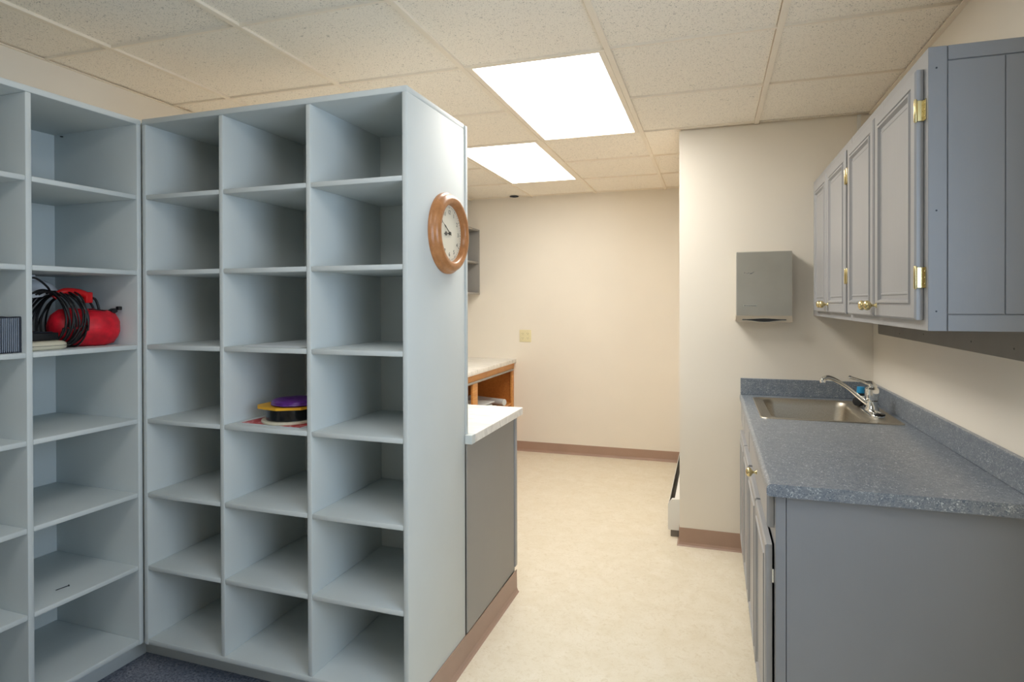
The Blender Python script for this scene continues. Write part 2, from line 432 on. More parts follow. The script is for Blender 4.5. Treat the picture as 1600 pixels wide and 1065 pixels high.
# ------------------------------------------------------------------ peninsula behind the main shelf
pen = thing('peninsula_cabinet', 'grey painted panel cabinet under the near white worktop', 'cabinet', (-1.3, 2.5, 0))
Box(-1.72, -0.9145, 2.208, 2.80, 0, 0.85, 'body', M['pen'], pen)
Box(-0.9145, -0.909, 2.1895, 2.775, 0.112, 0.85, 'side_panel', M['pen'], pen, 0.001, 1)
Box(-0.925, -0.904, 2.78, 2.812, 0.125, 0.85, 'corner_strip', M['cab'], pen, 0.003)
W(pen)
pw = thing('worktop', 'white marbled laminate worktop on the grey peninsula beside the shelf', 'worktop', (-1.3, 2.5, 0.852))
m = MB(); m.box(-1.74, -0.884, 2.214, 2.842, 0.852, 0.887, 0.002, 1); m.build('top', M['wlam'], pw, True)
Box(-0.9135, -0.884, 2.178, 2.2135, 0.852, 0.887, 'end_cap', M['shelf'], pw, 0.001, 1)
W(pw)
cove('baseboard_peninsula', [(-0.9212, 1.736), (-0.9065, 2.80)], 0.106, 'brown vinyl baseboard along the shelf side and peninsula')

# ------------------------------------------------------------------ far left worktop with open oak cabinet
oak = thing('open_oak_cabinet', 'golden oak open fronted cabinet holding papers under the far white worktop', 'cabinet', (-2.2, 4.3, 0))
x0, x1, y0, y1 = XLW + 0.001, -1.79, 3.3, YFAR - 0.002
Box(x0, x1 - 0.02, y0, y0 + 0.018, 0, 0.832, 'side_panel', M['oak_dark'], oak)
Box(x0, x1 - 0.02, y1 - 0.018, y1, 0, 0.832, 'side_panel', M['oak_dark'], oak)
Box(x0, x0 + 0.01, y0 + 0.018, y1 - 0.018, 0, 0.832, 'back_panel', M['oak_dark'], oak)
for z in (0.08, 0.44): Box(x0 + 0.01, x1 - 0.012, y0 + 0.018, y1 - 0.018, z, z + 0.018, 'shelf_board', M['oak'], oak)
for ya in (y0, 4.44, y1 - 0.055):
    Box(x1 - 0.02, x1, ya, ya + (0.05 if ya != 4.44 else 0.10), 0, 0.775, 'stile', M['oak'], oak, 0.002)
Box(x1 - 0.02, x1, y0, y1, 0.775, 0.832, 'top_rail', M['oak'], oak, 0.002)
Box(x1, x1 + 0.012, y0, y1 - 0.03, 0.762, 0.778, 'edge_rail', M['pen'], oak, 0.002)
m = MB(); m.lathe([(0, 0), (0.01, 0), (0.01, 0.012), (0, 0.014)], (x1 + 0.001, y1 - 0.045, 0.772), (1, 0, 0), 12); m.build('screw', M['chrome'], oak, True)
W(oak)
tw = tag(Box(XLW + 0.001, -1.768, 3.28, YFAR - 0.001, 0.832, 0.868, 'worktop', M['wlam'], None, 0.002), 'white marbled worktop along the far end of the left wall', 'worktop')
pst = thing('paper_stack', 'stack of loose papers lying in the open oak cabinet', 'paper', (-2.0, 4.7, 0.458))
for k in range(9):
    m = MB(); a = random.uniform(-0.25, 0.25)
    m.box(-0.11, 0.11, -0.17, 0.17, 0, 0.009, 0, 1, Matrix.Translation((-1.93 + random.uniform(-.03, .03), 4.72 + random.uniform(-.08, .1), 0.459 + k * 0.0095)) @ Matrix.Rotation(a, 4, 'Z'))
    m.build('sheet_bundle', M['paper'], pst)
W(pst)
m = MB(); m.lathe([(0.030, 0), (0.030, 0.42)], (-2.2, 5.38, 0.4895), (0.94, -0.34, 0), 20); m.lathe([(0.026, -0.001), (0.026, 0.421)], (-2.2, 5.38, 0.4895), (0.94, -0.34, 0), 20)
tag(m.build('paper_roll', M['paper'], None, True), 'white paper roll lying beside the papers in the oak cabinet', 'paper roll')

# grey open wall shelf on the left wall beyond the main shelf
ws = thing('wall_shelf', 'dark grey open two tier shelf hung high on the far left wall', 'shelf', (-2.36, 4.8, 1.477))
xa, xb, ya, yb = XLW + 0.001, -2.133, 4.1, 5.47
Box(xa, xb, ya, ya + 0.018, 1.477, 2.10, 'side_panel', M['pen'], ws, 0.002); Box(xa, xb, yb - 0.018, yb, 1.477, 2.10, 'side_panel', M['pen'], ws, 0.002)
Box(xa, xb, ya + 0.018, yb - 0.018, 2.082, 2.10, 'top_panel', M['pen'], ws, 0.002); Box(xa, xb, ya + 0.018, yb - 0.018, 1.477, 1.497, 'bottom_panel', M['pen'], ws, 0.002)
Box(xa, xb - 0.005, ya + 0.018, yb - 0.018, 1.772, 1.790, 'shelf_board', M['pen'], ws, 0.002); Box(xa, xa + 0.008, ya + 0.018, yb - 0.018, 1.497, 2.082, 'back_panel', M['pen'], ws)
W(ws)

# ------------------------------------------------------------------ cabinets on the right
PROF = [(0.0, 0.0), (0.0, 0.015), (0.005, 0.019), (0.036, 0.019), (0.038, 0.0155), (0.041, 0.0155), (0.045, 0.022), (0.051, 0.022), (0.057, 0.0125), (0.066, 0.0125), (0.069, 0.0165), (0.073, 0.0165), (0.075, 0.0150)]
PROFD = [(0.0, 0.0), (0.0, 0.013), (0.006, 0.019)]
def knob(x, y, z, parent):
    m = MB()
    m.lathe([(0.0, 0), (0.0085, 0), (0.008, 0.002), (0.0045, 0.005), (0.004, 0.013), (0.0075, 0.0165), (0.0145, 0.021), (0.0165, 0.027), (0.0145, 0.033), (0.008, 0.0375), (0, 0.0385)], (x, y, z), (-1, 0, 0), 24)
    return m.build('knob', M['brass'], parent, True, 60)
def hinge(xf, y, z, parent, s):
    m = MB()  # leaf on the frame, leaf on the door edge, barrel
    m.box(xf - 0.022, xf - 0.0005, y - 0.003 * s - 0.0015, y - 0.003 * s + 0.0015, z - 0.027, z + 0.027, 0.001, 1)
    m.box(xf - 0.0025, xf, y - s * 0.020, y - s * 0.004, z - 0.027, z + 0.027, 0.0008, 1)
    m.lathe([(0, -0.03), (0.003, -0.03), (0.0045, -0.026), (0.0045, 0.026), (0.003, 0.03), (0, 0.03)], (xf - 0.020, y - s * 0.004, z), (0, 0, 1), 12)
    for k in (-0.016, 0.0, 0.016): m.lathe([(0.0024, 0), (0.0018, 0.001), (0, 0.0013)], (xf - 0.0025, y - s * 0.014, z + k), (-1, 0, 0), 10)
    return m.build('hinge', M['brass'], parent, True)
def door(xf, ya, yb, z0, z1, parent, knob_pos=None, hinges=None, prof=PROF, name='door', gap=0.0015):
    m = MB(); m.rings(yb - ya, z1 - z0, prof, (xf - gap, ya, z0), (0, 1, 0), (0, 0, 1), (-1, 0, 0))
    o = m.build(name, M['cab'], parent)
    if knob_pos:
        knob(xf - gap - 0.018, knob_pos[0], knob_pos[1], o)
    if hinges:
        for (y, z, s) in hinges:
            if gap > 0.002:
                h_ = MB(); h_.box(xf - gap - 0.001, xf - 0.0005, y + 0.002, y + 0.02, z - 0.02, z + 0.02, 0.001, 1); h_.build('hinge', M['chrome'], o, True)
            else: hinge(xf, y, z, o, s)
    return o
XU = 0.522; ZU0, ZU1 = 1.325, 2.044
def wall_cab(ya, yb, label, near_end):
    r = thing('wall_cabinet', label, 'cabinet', ((XU + XRW) / 2, (ya + yb) / 2, ZU0))
    Box(XU + 0.02, XRW - 0.001, ya + (0.019 if near_end else 0), yb - 0.001, ZU0 + 0.02, ZU1, 'body', M['cab_end'], r)
    # face frame: stiles and rails
    fr = MB(); f0, f1 = XU, XU + 0.02; mid = (ya + yb) / 2
    for a, b in ((ya + (0.0 if near_end else 0.001), ya + 0.045), (mid - 0.02, mid + 0.02), (yb - 0.042, yb - 0.0015)): fr.box(f0, f1, a, b, ZU0, ZU1, 0.001, 1)
    fr.box(f0 + 0.0002, f1, ya + 0.002, yb - 0.002, ZU0, ZU0 + 0.045, 0.001, 1); fr.box(f0 + 0.0002, f1, ya + 0.002, yb - 0.002, ZU1 - 0.045, ZU1, 0.001, 1)
    fr.build('face_frame', M['cab'], r, True)
    if near_end:  # boarded end panel with grooves
        e = MB(); y1 = ya + 0.019
        e.box(XU + 0.0202, XRW - 0.001, ya + 0.004, y1, ZU0, ZU1)
        e.box(XU + 0.0003, XU + 0.041, ya - 0.0005, y1, ZU0, ZU1, 0.001, 1)
        e.box(XU + 0.0435, XRW - 0.001, ya - 0.0005, y1, ZU1 - 0.036, ZU1, 0.001, 1)
        e.box(XU + 0.0435, XRW - 0.001, ya - 0.0005, y1, ZU0, ZU0 + 0.041, 0.001, 1)
        e.box(XU + 0.0435, 0.6855, ya - 0.0000, y1, ZU0 + 0.043, ZU1 - 0.0385, 0.0012, 1)
        e.box(0.6875, XRW - 0.001, ya - 0.0000, y1, ZU0 + 0.043, ZU1 - 0.0385, 0.0012, 1)
        en = e.build('end_panel', M['cab_end'], r, True)
        for zz in (1.990, 1.63, 1.375):
            hb = MB(); hb.lathe([(0.0022, 0), (0.0022, 0.001), (0, 0.0011)], (XU + 0.018, ya - 0.0005, zz), (0, -1, 0), 10)
            hb.build('nail_head', M['dark'], en)
    # underside lip behind the face frame
    Box(XU + 0.02, XRW - 0.001, ya + 0.02, yb - 0.002, ZU0 + 0.012, ZU0 + 0.0195, 'underside', M['cab'], r)
    return r
wc1 = wall_cab(1.79, 2.672, 'grey two door wall cabinet nearest the camera, with boarded end', True)
wc2 = wall_cab(2.674, YP - 0.001, 'far grey two door wall cabinet meeting the cream partition wall', False)
DZ0, DZ1 = 1.352, 2.0
door(XU, 1.822, 2.236, DZ0, DZ1, wc1, (2.285 - 0.075, 1.388), [(1.822, 1.893, 1), (1.822, 1.462, 1)])
door(XU, 2.256, 2.652, DZ0, DZ1, wc1, (2.285, 1.388), [(2.652, 1.893, -1), (2.652, 1.50, -1)])
door(XU, 2.695, 3.098, DZ0, DZ1, wc2, (3.07, 1.388), [(2.695, 1.893, 1), (2.695, 1.50, 1)])
door(XU, 3.118, 3.482, DZ0, DZ1, wc2, (3.145, 1.388), None)
W(wc1); W(wc2)
# painted rail on the wall under the cabinets
m = MB(); pts = [(3.435, 1.323), (3.435, 1.252)] + [(3.435 - 0.012 + 0.012 * math.cos(a), 1.252 - 0.012 + 0.012 * 0 - 0.012 * math.sin(a) + 0.012) for a in (0.5, 1.0, 1.57)] + [(1.80, 1.240), (1.80, 1.323)]
m.prism(pts, 'x', XRW - 0.02, XRW - 0.001)
rl = thing('wall_rail', 'grey brown painted board on the wall below the wall cabinets', 'rail', (XRW - 0.01, 2.6, 1.24))
m.build('board', M['rail'], rl)
for y, z in ((3.07, 1.258), (2.75, 1.272), (2.29, 1.272), (2.0, 1.27)):
    m = MB(); m.lathe([(0.003, 0), (0.003, 0.0006), (0, 0.0008)], (XRW - 0.02, y, z), (-1, 0, 0), 10); m.build('screw_hole', M['black'], rl)
W(rl)

XBF = 0.172
def base_cab(ya, yb, label, drawers, doors, near_end):
    r = thing('base_cabinet', label, 'cabinet', ((XBF + XRW) / 2, (ya + yb) / 2, 0))
    b = MB()
    b.box(XBF + 0.02, XRW - 0.001, ya + (0.019 if near_end else 0), ya + (0.037 if near_end else 0.018), 0.07, 0.85)
    b.box(XBF + 0.02, XRW - 0.001, yb - 0.019, yb - 0.001, 0.07, 0.85)
    b.box(XBF + 0.02, XRW - 0.001, ya + 0.019, yb - 0.002, 0.07, 0.088); b.box(XRW - 0.008, XRW - 0.001, ya + 0.02, yb - 0.002, 0.07, 0.85)
    b.build('carcass', M['cab_end'], r)
    fr = MB(); f0, f1 = XBF, XBF + 0.02
    mid = (ya + yb) / 2
    for a, c in ((ya, ya + 0.04), (mid - 0.02, mid + 0.02), (yb - 0.04, yb - 0.0015)): fr.box(f0, f1, a, c, 0.07, 0.85, 0.001, 1)
    for a, c in ((0.07, 0.11), (0.69, 0.75), (0.82, 0.85)): fr.box(f0 + 0.0002, f1, ya + 0.002, yb - 0.002, a, c, 0.001, 1)
    fr.build('face_frame', M['cab'], r, True)
    Box(XBF + 0.06, XBF + 0.075, ya + 0.0, yb - 0.002, 0, 0.07, 'toe_kick', M['cab_end'], r)
    if near_end:
        e = MB(); e.box(XBF + 0.0003, XBF + 0.0275, ya - 0.0006, ya + 0.019, 0.0, 0.85, 0.001, 1); e.box(XBF + 0.029, XRW - 0.001, ya + 0.0005, ya + 0.019, 0.0, 0.85, 0.001, 1)
        e.build('end_panel', M['cab_end'], r, True)
    for (a, c, kn) in drawers:
        o = door(XBF, a, c, 0.742, 0.842, r, kn, None, PROFD, 'drawer_front')
    for (a, c, hg) in doors:
        door(XBF, a, c, 0.085, 0.692, r, None, hg, gap=0.006)
    return W(r)
base_cab(1.88, 2.80, 'grey base cabinet nearest the camera, with one brass knob on its drawer', [(1.912, 2.785, (2.33, 0.79))], [(1.912, 2.335, [(1.912, 0.60, 1), (1.912, 0.2, 1)]), (2.355, 2.785, None)], True)
base_cab(2.802, YP - 0.001, 'grey sink base cabinet against the partition wall', [(2.82, 3.185, None), (3.205, 3.58, None)], [(2.82, 3.19, None), (3.205, 3.58, None)], False)

# worktop with sink cut-out
SX0, SX1, SY0, SY1 = 0.205, 0.768, 2.885, 3.505      # sink rim
wk = thing('worktop', 'blue grey speckled laminate worktop with backsplash holding the sink', 'worktop', ((XRW + 0.15) / 2, 2.7, 0.851))
m = MB(); ZC0, ZC1 = 0.851, 0.886
def bull(y0, y1):
    r = 0.014; pts = [(0.192, ZC0), (0.16, ZC0)]
    for k in range(0, 6): a = -PI / 2 - k * PI / 10; pts.append((0.146 + 0.009 + 0.009 * math.cos(a), ZC0 + 0.009 + 0.009 * math.sin(a)))
    for k in range(0, 7): a = PI - k * PI / 12; pts.append((0.146 + r + r * math.cos(a), ZC1 - r + r * math.sin(a)))
    pts.append((0.192, ZC1)); m.prism(pts, 'y', y0, y1)
bull(1.85, YP - 0.001)
hx0, hx1, hy0, hy1 = SX0 + 0.012, SX1 - 0.012, SY0 + 0.012, SY1 - 0.012
m.box(0.192, XRW - 0.001, 1.85, hy0, ZC0, ZC1); m.box(0.192, XRW - 0.001, hy1, YP - 0.001, ZC0, ZC1)
m.box(0.192, hx0, hy0, hy1, ZC0, ZC1); m.box(hx1, XRW - 0.001, hy0, hy1, ZC0, ZC1)
m.build('top', M['lam'], wk, True, 30)
m = MB(); m.box(XRW - 0.020, XRW - 0.001, 1.85, YP - 0.021, ZC1, 0.976, 0.002, 1); m.box(0.150, XRW - 0.001, YP - 0.020, YP - 0.001, ZC1, 0.976, 0.002, 1)
m.build('backsplash', M['lam'], wk, True); W(wk)

# sink
def rrect(x0, x1, y0, y1, r, z, n=6):
    P = []
    for cxx, cyy, a0 in ((x1 - r, y1 - r, 0), (x0 + r, y1 - r, PI / 2), (x0 + r, y0 + r, PI), (x1 - r, y0 + r, 3 * PI / 2)):
        for k in range(n + 1): a = a0 + k * PI / 2 / n; P.append((cxx + r * math.cos(a), cyy + r * math.sin(a), z))
    return P
sk = thing('sink', 'stainless steel single bowl drop in sink in the blue grey worktop', 'sink', ((SX0 + SX1) / 2, (SY0 + SY1) / 2, 0.72))
m = MB(); bx0, bx1, by0, by1 = SX0 + 0.045, SX1 - 0.115, SY0 + 0.032, SY1 - 0.032
loops = [rrect(SX0, SX1, SY0, SY1, 0.03, 0.8863), rrect(SX0 + 0.002, SX1 - 0.002, SY0 + 0.002, SY1 - 0.002, 0.03, 0.8895), rrect(SX0 + 0.010, SX1 - 0.010, SY0 + 0.010, SY1 - 0.010, 0.03, 0.8892),
         rrect(SX0 + 0.013, SX1 - 0.013, SY0 + 0.013, SY1 - 0.013, 0.028, 0.8870),
         rrect(bx0, bx1, by0, by1, 0.055, 0.8870), rrect(bx0 + 0.004, bx1 - 0.004, by0 + 0.004, by1 - 0.004, 0.052, 0.884), rrect(bx0 + 0.010, bx1 - 0.010, by0 + 0.010, by1 - 0.010, 0.05, 0.86),
         rrect(bx0 + 0.018, bx1 - 0.018, by0 + 0.018, by1 - 0.018, 0.055, 0.76), rrect(bx0 + 0.026, bx1 - 0.026, by0 + 0.026, by1 - 0.026, 0.055, 0.738), rrect(bx0 + 0.045, bx1 - 0.045, by0 + 0.045, by1 - 0.045, 0.05, 0.73),
         rrect((bx0 + bx1) / 2 - 0.045, (bx0 + bx1) / 2 + 0.045, (by0 + by1) / 2 - 0.045, (by0 + by1) / 2 + 0.045, 0.045, 0.727)]
L = [[m.bm.verts.new(p) for p in lp] for lp in loops]
for A, B in zip(L, L[1:]):
    for i in range(len(A)): m.bm.faces.new((A[i], A[(i + 1) % len(A)], B[(i + 1) % len(A)], B[i]))
m.bm.faces.new(L[-1])
bowl = m.build('bowl', M['steel'], sk, True, 50)
m = MB(); m.lathe([(0.042, 0), (0.042, 0.003), (0.034, 0.0035), (0.028, 0.001), (0, 0.001)], ((bx0 + bx1) / 2, (by0 + by1) / 2, 0.7272), (0, 0, 1), 28); m.build('drain', M['chrome'], sk, True)
W(sk)

# faucet
fz = 0.8872; fxx, fyy = 0.698, 3.155
fc = thing('faucet', 'chrome single lever kitchen faucet with long spout behind the sink bowl', 'faucet', (fxx, fyy, fz))
m = MB()
def stadium(w, l, z): # width in x, length in y
    P = []; r = w / 2
    for k in range(13): a = k * PI / 12; P.append((fxx + r * math.cos(a), fyy + (l / 2 - r) + r * math.sin(a), z))
    for k in range(13): a = PI + k * PI / 12; P.append((fxx + r * math.cos(a), fyy - (l / 2 - r) + r * math.sin(a), z))
    return P
LL = [[m.bm.verts.new(p) for p in stadium(w, l, z)] for w, l, z in ((0.058, 0.262, fz), (0.058, 0.262, fz + 0.006), (0.050, 0.254, fz + 0.014), (0.036, 0.20, fz + 0.020))]
for A, B in zip(LL, LL[1:]):
    for i in range(len(A)): m.bm.faces.new((A[i], A[(i + 1) % len(A)], B[(i + 1) % len(A)], B[i]))
m.bm.faces.new(LL[0][::-1]); m.bm.faces.new(LL[-1]); m.build('base_plate', M['chrome'], fc, True, 50)
m = MB(); m.lathe([(0.030, 0), (0.030, 0.012), (0.025, 0.020), (0.024, 0.045), (0.029, 0.050), (0.030, 0.088), (0.028, 0.100), (0.020, 0.108), (0, 0.110)], (fxx, fyy, fz + 0.012), (0, 0, 1), 32); m.build('body', M['chrome'], fc, True)
m = MB(); m.tube([(fxx - 0.018, fyy, fz + 0.045), (0.650, 3.152, 0.955), (0.60, 3.145, 1.000), (0.545, 3.138, 1.036), (0.512, 3.134, 1.048), (0.492, 3.132, 1.040)], [0.011, 0.0095, 0.0085, 0.0095, 0.010, 0.0105], 14)
m.lathe([(0, 0), (0.012, 0), (0.013, 0.016), (0.010, 0.022), (0, 0.024)], (0.490, 3.132, 1.022), (0, 0, 1), 18); m.build('spout', M['chrome'], fc, True)
m = MB(); m.tube([(fxx + 0.006, fyy, 1.004), (fxx - 0.004, fyy, 1.022), (0.672, fyy - 0.002, 1.028), (0.640, fyy - 0.006, 1.040), (0.608, fyy - 0.010, 1.050)], [0.019, 0.015, 0.0085, 0.006, 0.0065], 12)
m.lathe([(0, -0.008), (0.007, -0.005), (0.008, 0), (0.006, 0.006), (0, 0.008)], (0.606, fyy - 0.010, 1.051), (-0.9, 0, 0.4), 14); m.build('lever', M['chrome'], fc, True)
m = MB(); m.lathe([(0, 0), (0.024, 0), (0.024, 0.006), (0.018, 0.009), (0, 0.010)], (fxx + 0.004, fyy - 0.112, fz + 0.010), (0, 0, 1), 24); m.build('hole_cap', M['blackgloss'], fc, True)
W(fc)
bt = thing('dish_soap_bottle', 'small white bottle with black collar and blue cap behind the faucet', 'bottle', (0.70, 3.39, 0.8872))
m = MB(); m.lathe([(0.0, 0), (0.022, 0), (0.024, 0.004), (0.024, 0.036), (0.018, 0.044), (0, 0.045)], (0.706, 3.41, 0.8875), (0, 0, 1), 24); m.build('body', M['white'], bt, True)
m = MB(); m.lathe([(0, 0.045), (0.015, 0.045), (0.015, 0.058), (0, 0.058)], (0.706, 3.41, 0.8875), (0, 0, 1), 20); m.build('collar', M['black'], bt, True)
m = MB(); m.lathe([(0, 0.058), (0.018, 0.058), (0.019, 0.062), (0.017, 0.088), (0, 0.091)], (0.706, 3.41, 0.8875), (0, 0, 1), 20); m.build('cap', M['blue'], bt, True)
W(bt)
sc = thing('sink_stopper', 'black rubber stopper with metal rim standing at the back of the sink ledge', 'stopper', (0.675, 3.33, 0.8872))
m = MB(); m.lathe([(0, 0), (0.022, 0), (0.024, 0.006), (0.022, 0.020), (0.014, 0.022), (0, 0.022)], (0.684, 3.34, 0.912), (-0.6, -0.75, 0.12), 24); m.build('plug', M['black'], sc, True)
m = MB(); m.lathe([(0, -0.006), (0.0245, -0.006), (0.0245, -0.0005), (0, -0.0005)], (0.684, 3.34, 0.912), (-0.6, -0.75, 0.12), 24); m.build('metal_rim', M['chrome'], sc, True)
W(sc)

# paper towel dispenser
dp = thing('paper_towel_dispenser', 'grey metal paper towel dispenser on the cream partition wall', 'dispenser', (0.265, YP - 0.05, 1.29))
dx0, dx1, dz0, dz1, dy = 0.127, 0.404, 1.290, 1.672, YP - 0.098
m = MB(); m.prism([(YP - 0.001, dz1), (YP - 0.001, dz0 + 0.036), (dy, dz0 + 0.036), (dy, dz1 - 0.004), (dy + 0.004, dz1)], 'x', dx0, dx1); m.build('cover', M['disp'], dp)
m = MB()
nb = 14; top = []; bot = []
pts = [(dx0 - 0.002, dz0 + 0.0355), (dx0 - 0.006, dz0 + 0.008), (dx0 + 0.004, dz0)]
for k in range(nb + 1):
    t = k / nb; x = dx0 + 0.03 + t * (dx1 - dx0 - 0.06); pts.append((x, dz0 + 0.000 + 0.010 * 0))
pts += [(dx1 - 0.004, dz0), (dx1 + 0.003, dz0 + 0.008), (dx1 + 0.001, dz0 + 0.0355)]
m.prism(pts, 'y', dy - 0.002, YP - 0.001); m.build('bottom_tray', M['disp_lo'], dp)
m = MB(); up = []; lo = []
for k in range(21):
    t = k / 20; x = dx0 + 0.028 + t * (dx1 - dx0 - 0.056); w = max(0, math.cos((t - 0.5) * PI * 1.25)) ** 1.6
    up.append((x, dz0 + 0.0165 + 0.004 * w)); lo.append((x, dz0 + 0.0115 - 0.009 * w))
m.prism(up + lo[::-1], 'y', dy - 0.0028, dy - 0.0015); m.build('towel_slot', M['black'], dp)
m = MB(); m.tube([(x, dy - 0.003, z - 0.001) for x, z in lo[::2]], 0.0014, 6, False); m.tube([(x, dy - 0.003, z + 0.001) for x, z in up[::2]], 0.001, 6, False); m.build('slot_lip', M['plate'], dp, True)
m = MB(); m.box(0.160, 0.230, dy - 0.0012, dy, 1.374, 1.386, 0.0004, 1); pl = m.build('label_plate', M['plate'], dp)
m = MB(); m.box(0.166, 0.171, dy - 0.0016, dy - 0.0011, 1.3775, 1.3825)
for k in range(11): m.box(0.174 + k * 0.0048, 0.1772 + k * 0.0048, dy - 0.0016, dy - 0.0011, 1.3785, 1.3815)
m.build('worn_lettering', M['seam'], pl)
m = MB()
for a, b, c_ in ((0.166, 0.170, 1.556), (0.178, 0.181, 1.553), (0.186, 0.190, 1.555), (0.195, 0.203, 1.552)): m.box(a, b, dy - 0.0006, dy + 0.0, c_, c_ + 0.004)
m.tube([(0.202, dy - 0.0004, 1.553), (0.208, dy - 0.0004, 1.558), (0.215, dy - 0.0004, 1.563)], 0.0012, 6, False); m.build('scratch_mark', M['seam'], dp)
W(dp)

# duplex outlet
oz, ox = 1.0855, -1.677
ot = thing('electrical_outlet', 'ivory double electrical outlet on the far cream wall', 'outlet', (ox, YFAR - 0.003, oz))
m = MB(); m.box(ox - 0.0575, ox + 0.0575, YFAR - 0.006, YFAR - 0.0005, oz - 0.057, oz + 0.057, 0.003); pp = m.build('cover_plate', M['ivory'], ot, True)
for sx in (-0.024, 0.024):
    for sz in (-0.021, 0.021):
        m = MB(); m.lathe([(0, 0), (0.0165, 0), (0.0160, 0.0018), (0, 0.0018)], (ox + sx, YFAR - 0.006, oz + sz), (0, -1, 0), 20)
        rc = m.build('receptacle', M['ivory'], ot, True)
        m = MB()
        for q in (-0.007, 0.007): m.box(ox + sx + q - 0.0016, ox + sx + q + 0.0016, YFAR - 0.0083, YFAR - 0.0077, oz + sz - 0.002, oz + sz + 0.008)
        m.lathe([(0.003, 0), (0.003, 0.0005), (0, 0.0006)], (ox + sx, YFAR - 0.0078, oz + sz - 0.008), (0, -1, 0), 8)
        m.build('contact_slots', M['slot'], rc)
W(ot)

# baseboard heater along the partition's left face
ht = thing('baseboard_heater', 'white metal baseboard heater low on the partition wall side', 'heater', (-0.21, 4.5, 0))
hx0_, hx1_, ha, hb_ = -0.252, XP - 0.001, 3.72, 5.36
pr_ = [(hx1_, 0.045), (hx0_ + 0.002, 0.045), (hx0_, 0.05), (hx0_, 0.195), (hx0_ + 0.022, 0.226), (hx1_, 0.232)]
m = MB(); m.prism(pr_, 'y', ha, ha + 0.03); m.build('end_cap', M['white'], ht)
m = MB(); m.prism(pr_, 'y', hb_ - 0.03, hb_); m.build('end_cap', M['white'], ht)
m = MB(); m.prism([(hx0_ + 0.001, 0.05), (hx0_ + 0.001, 0.196), (hx0_ + 0.006, 0.202), (hx0_ + 0.006, 0.05)], 'y', ha + 0.03, hb_ - 0.03); m.build('front_panel', M['white'], ht)
m = MB(); m.prism([(hx1_, 0.05), (hx1_, 0.232), (hx0_ + 0.040, 0.230), (hx0_ + 0.037, 0.224), (hx1_ - 0.006, 0.224), (hx1_ - 0.006, 0.05)], 'y', ha + 0.03, hb_ - 0.03); m.build('back_panel', M['white'], ht)
m = MB(); m.box(hx0_ + 0.008, hx1_ - 0.008, ha + 0.03, hb_ - 0.03, 0.08, 0.165); m.build('fin_element', M['black'], ht)
for y in (ha + 0.02, 4.5, hb_ - 0.06): m = MB(); m.box(hx0_ + 0.014, hx1_ - 0.001, y, y + 0.035, 0, 0.045); m.build('foot', M['rail'], ht)
W(ht)

# ------------------------------------------------------------------ ceiling lights
def troffer(x0, x1, y0, y1, label, lens):
    t = thing('ceiling_light', label, 'ceiling light', ((x0 + x1) / 2, (y0 + y1) / 2, H))
    m = MB(); w = 0.026; w2 = 0.012; a, b, c_, d_ = x0 + 0.013, x1 - 0.013, y0 + 0.007, y1 - 0.007
    m.box(a, a + w, c_, d_, H - 0.003, H + 0.02, 0.001, 1); m.box(b - w, b, c_, d_, H - 0.003, H + 0.02, 0.001, 1)
    m.box(a + w, b - w, c_, c_ + w2, H - 0.003, H + 0.02, 0.001, 1); m.box(a + w, b - w, d_ - w2, d_, H - 0.003, H + 0.02, 0.001, 1)
    m.build('frame', M['tee'], t, True)
    m = MB(); m.box(a + w, b - w, c_ + w2, d_ - w2, H + 0.001, H + 0.006); m.build('diffuser', lens, t)
    m = MB(); m.box(a, b, c_, d_, H + 0.02, H + 0.10); m.build('housing', M['white'], t)
    return W(t)
troffer(-1.005, -0.39, 2.38, 3.60, 'large square lit ceiling light panel nearest the camera', M['lens'])
troffer(-1.615, -1.005, 3.60, 4.82, 'farther lit ceiling light panel over the left end of the aisle', M['lens_far'])
troffer(-1.005, -0.39, -0.06, 1.16, 'ceiling light panel above the cubby shelves, behind the camera view', M['lens_near'])
m = MB(); m.lathe([(0, 0.001), (0.040, 0.001), (0.042, 0.006), (0, 0.008)], (-1.76, 5.40, H - 0.006), (0, 0, 1), 24)
m.lathe([(0, 0), (0.016, 0), (0.018, 0.004), (0, 0.005)], (-1.76, 5.40, H - 0.010), (0, 0, 1), 16)
tag(m.build('ceiling_sprinkler', M['dark'], None, True), 'small dark round fitting in the ceiling by the far wall', 'sprinkler')

# ------------------------------------------------------------------ wall clock on the shelf side
CL = Vector((-0.9178, 2.020, 1.650))
ck = thing('wall_clock', 'round wooden framed wall clock on the side of the cubby shelf', 'clock', CL, ROT_A)
# local axes: +x out of the panel, y away from the camera, z up
m = MB(); m.lathe([(0.098, 0.0005), (0.146, 0.0005), (0.1465, 0.010), (0.144, 0.014), (0.140, 0.016), (0.138, 0.022), (0.134, 0.030), (0.126, 0.036), (0.120, 0.037), (0.108, 0.034), (0.103, 0.028), (0.102, 0.012), (0.098, 0.011)], (0, 0, 0), (1, 0, 0), 72, closed=False)
m.build('frame', M['clockwood'], ck, True, 50)
m = MB(); m.lathe([(0, 0.008), (0.1025, 0.008), (0.1025, 0.0125), (0, 0.0125)], (0, 0, 0), (1, 0, 0), 64); dial = m.build('dial', M['dial'], ck, True)
m = MB()
for k in range(60):
    a = k * PI / 30; r0, r1 = (0.093, 0.0985) if k % 5 else (0.090, 0.0985); w = 0.0004 if k % 5 else 0.001
    m.box(0.0126, 0.013, -w, w, r0, r1, 0, 1, Matrix.Rotation(-a, 4, 'X'))
m.build('minute_marks', M['ink'], dial)
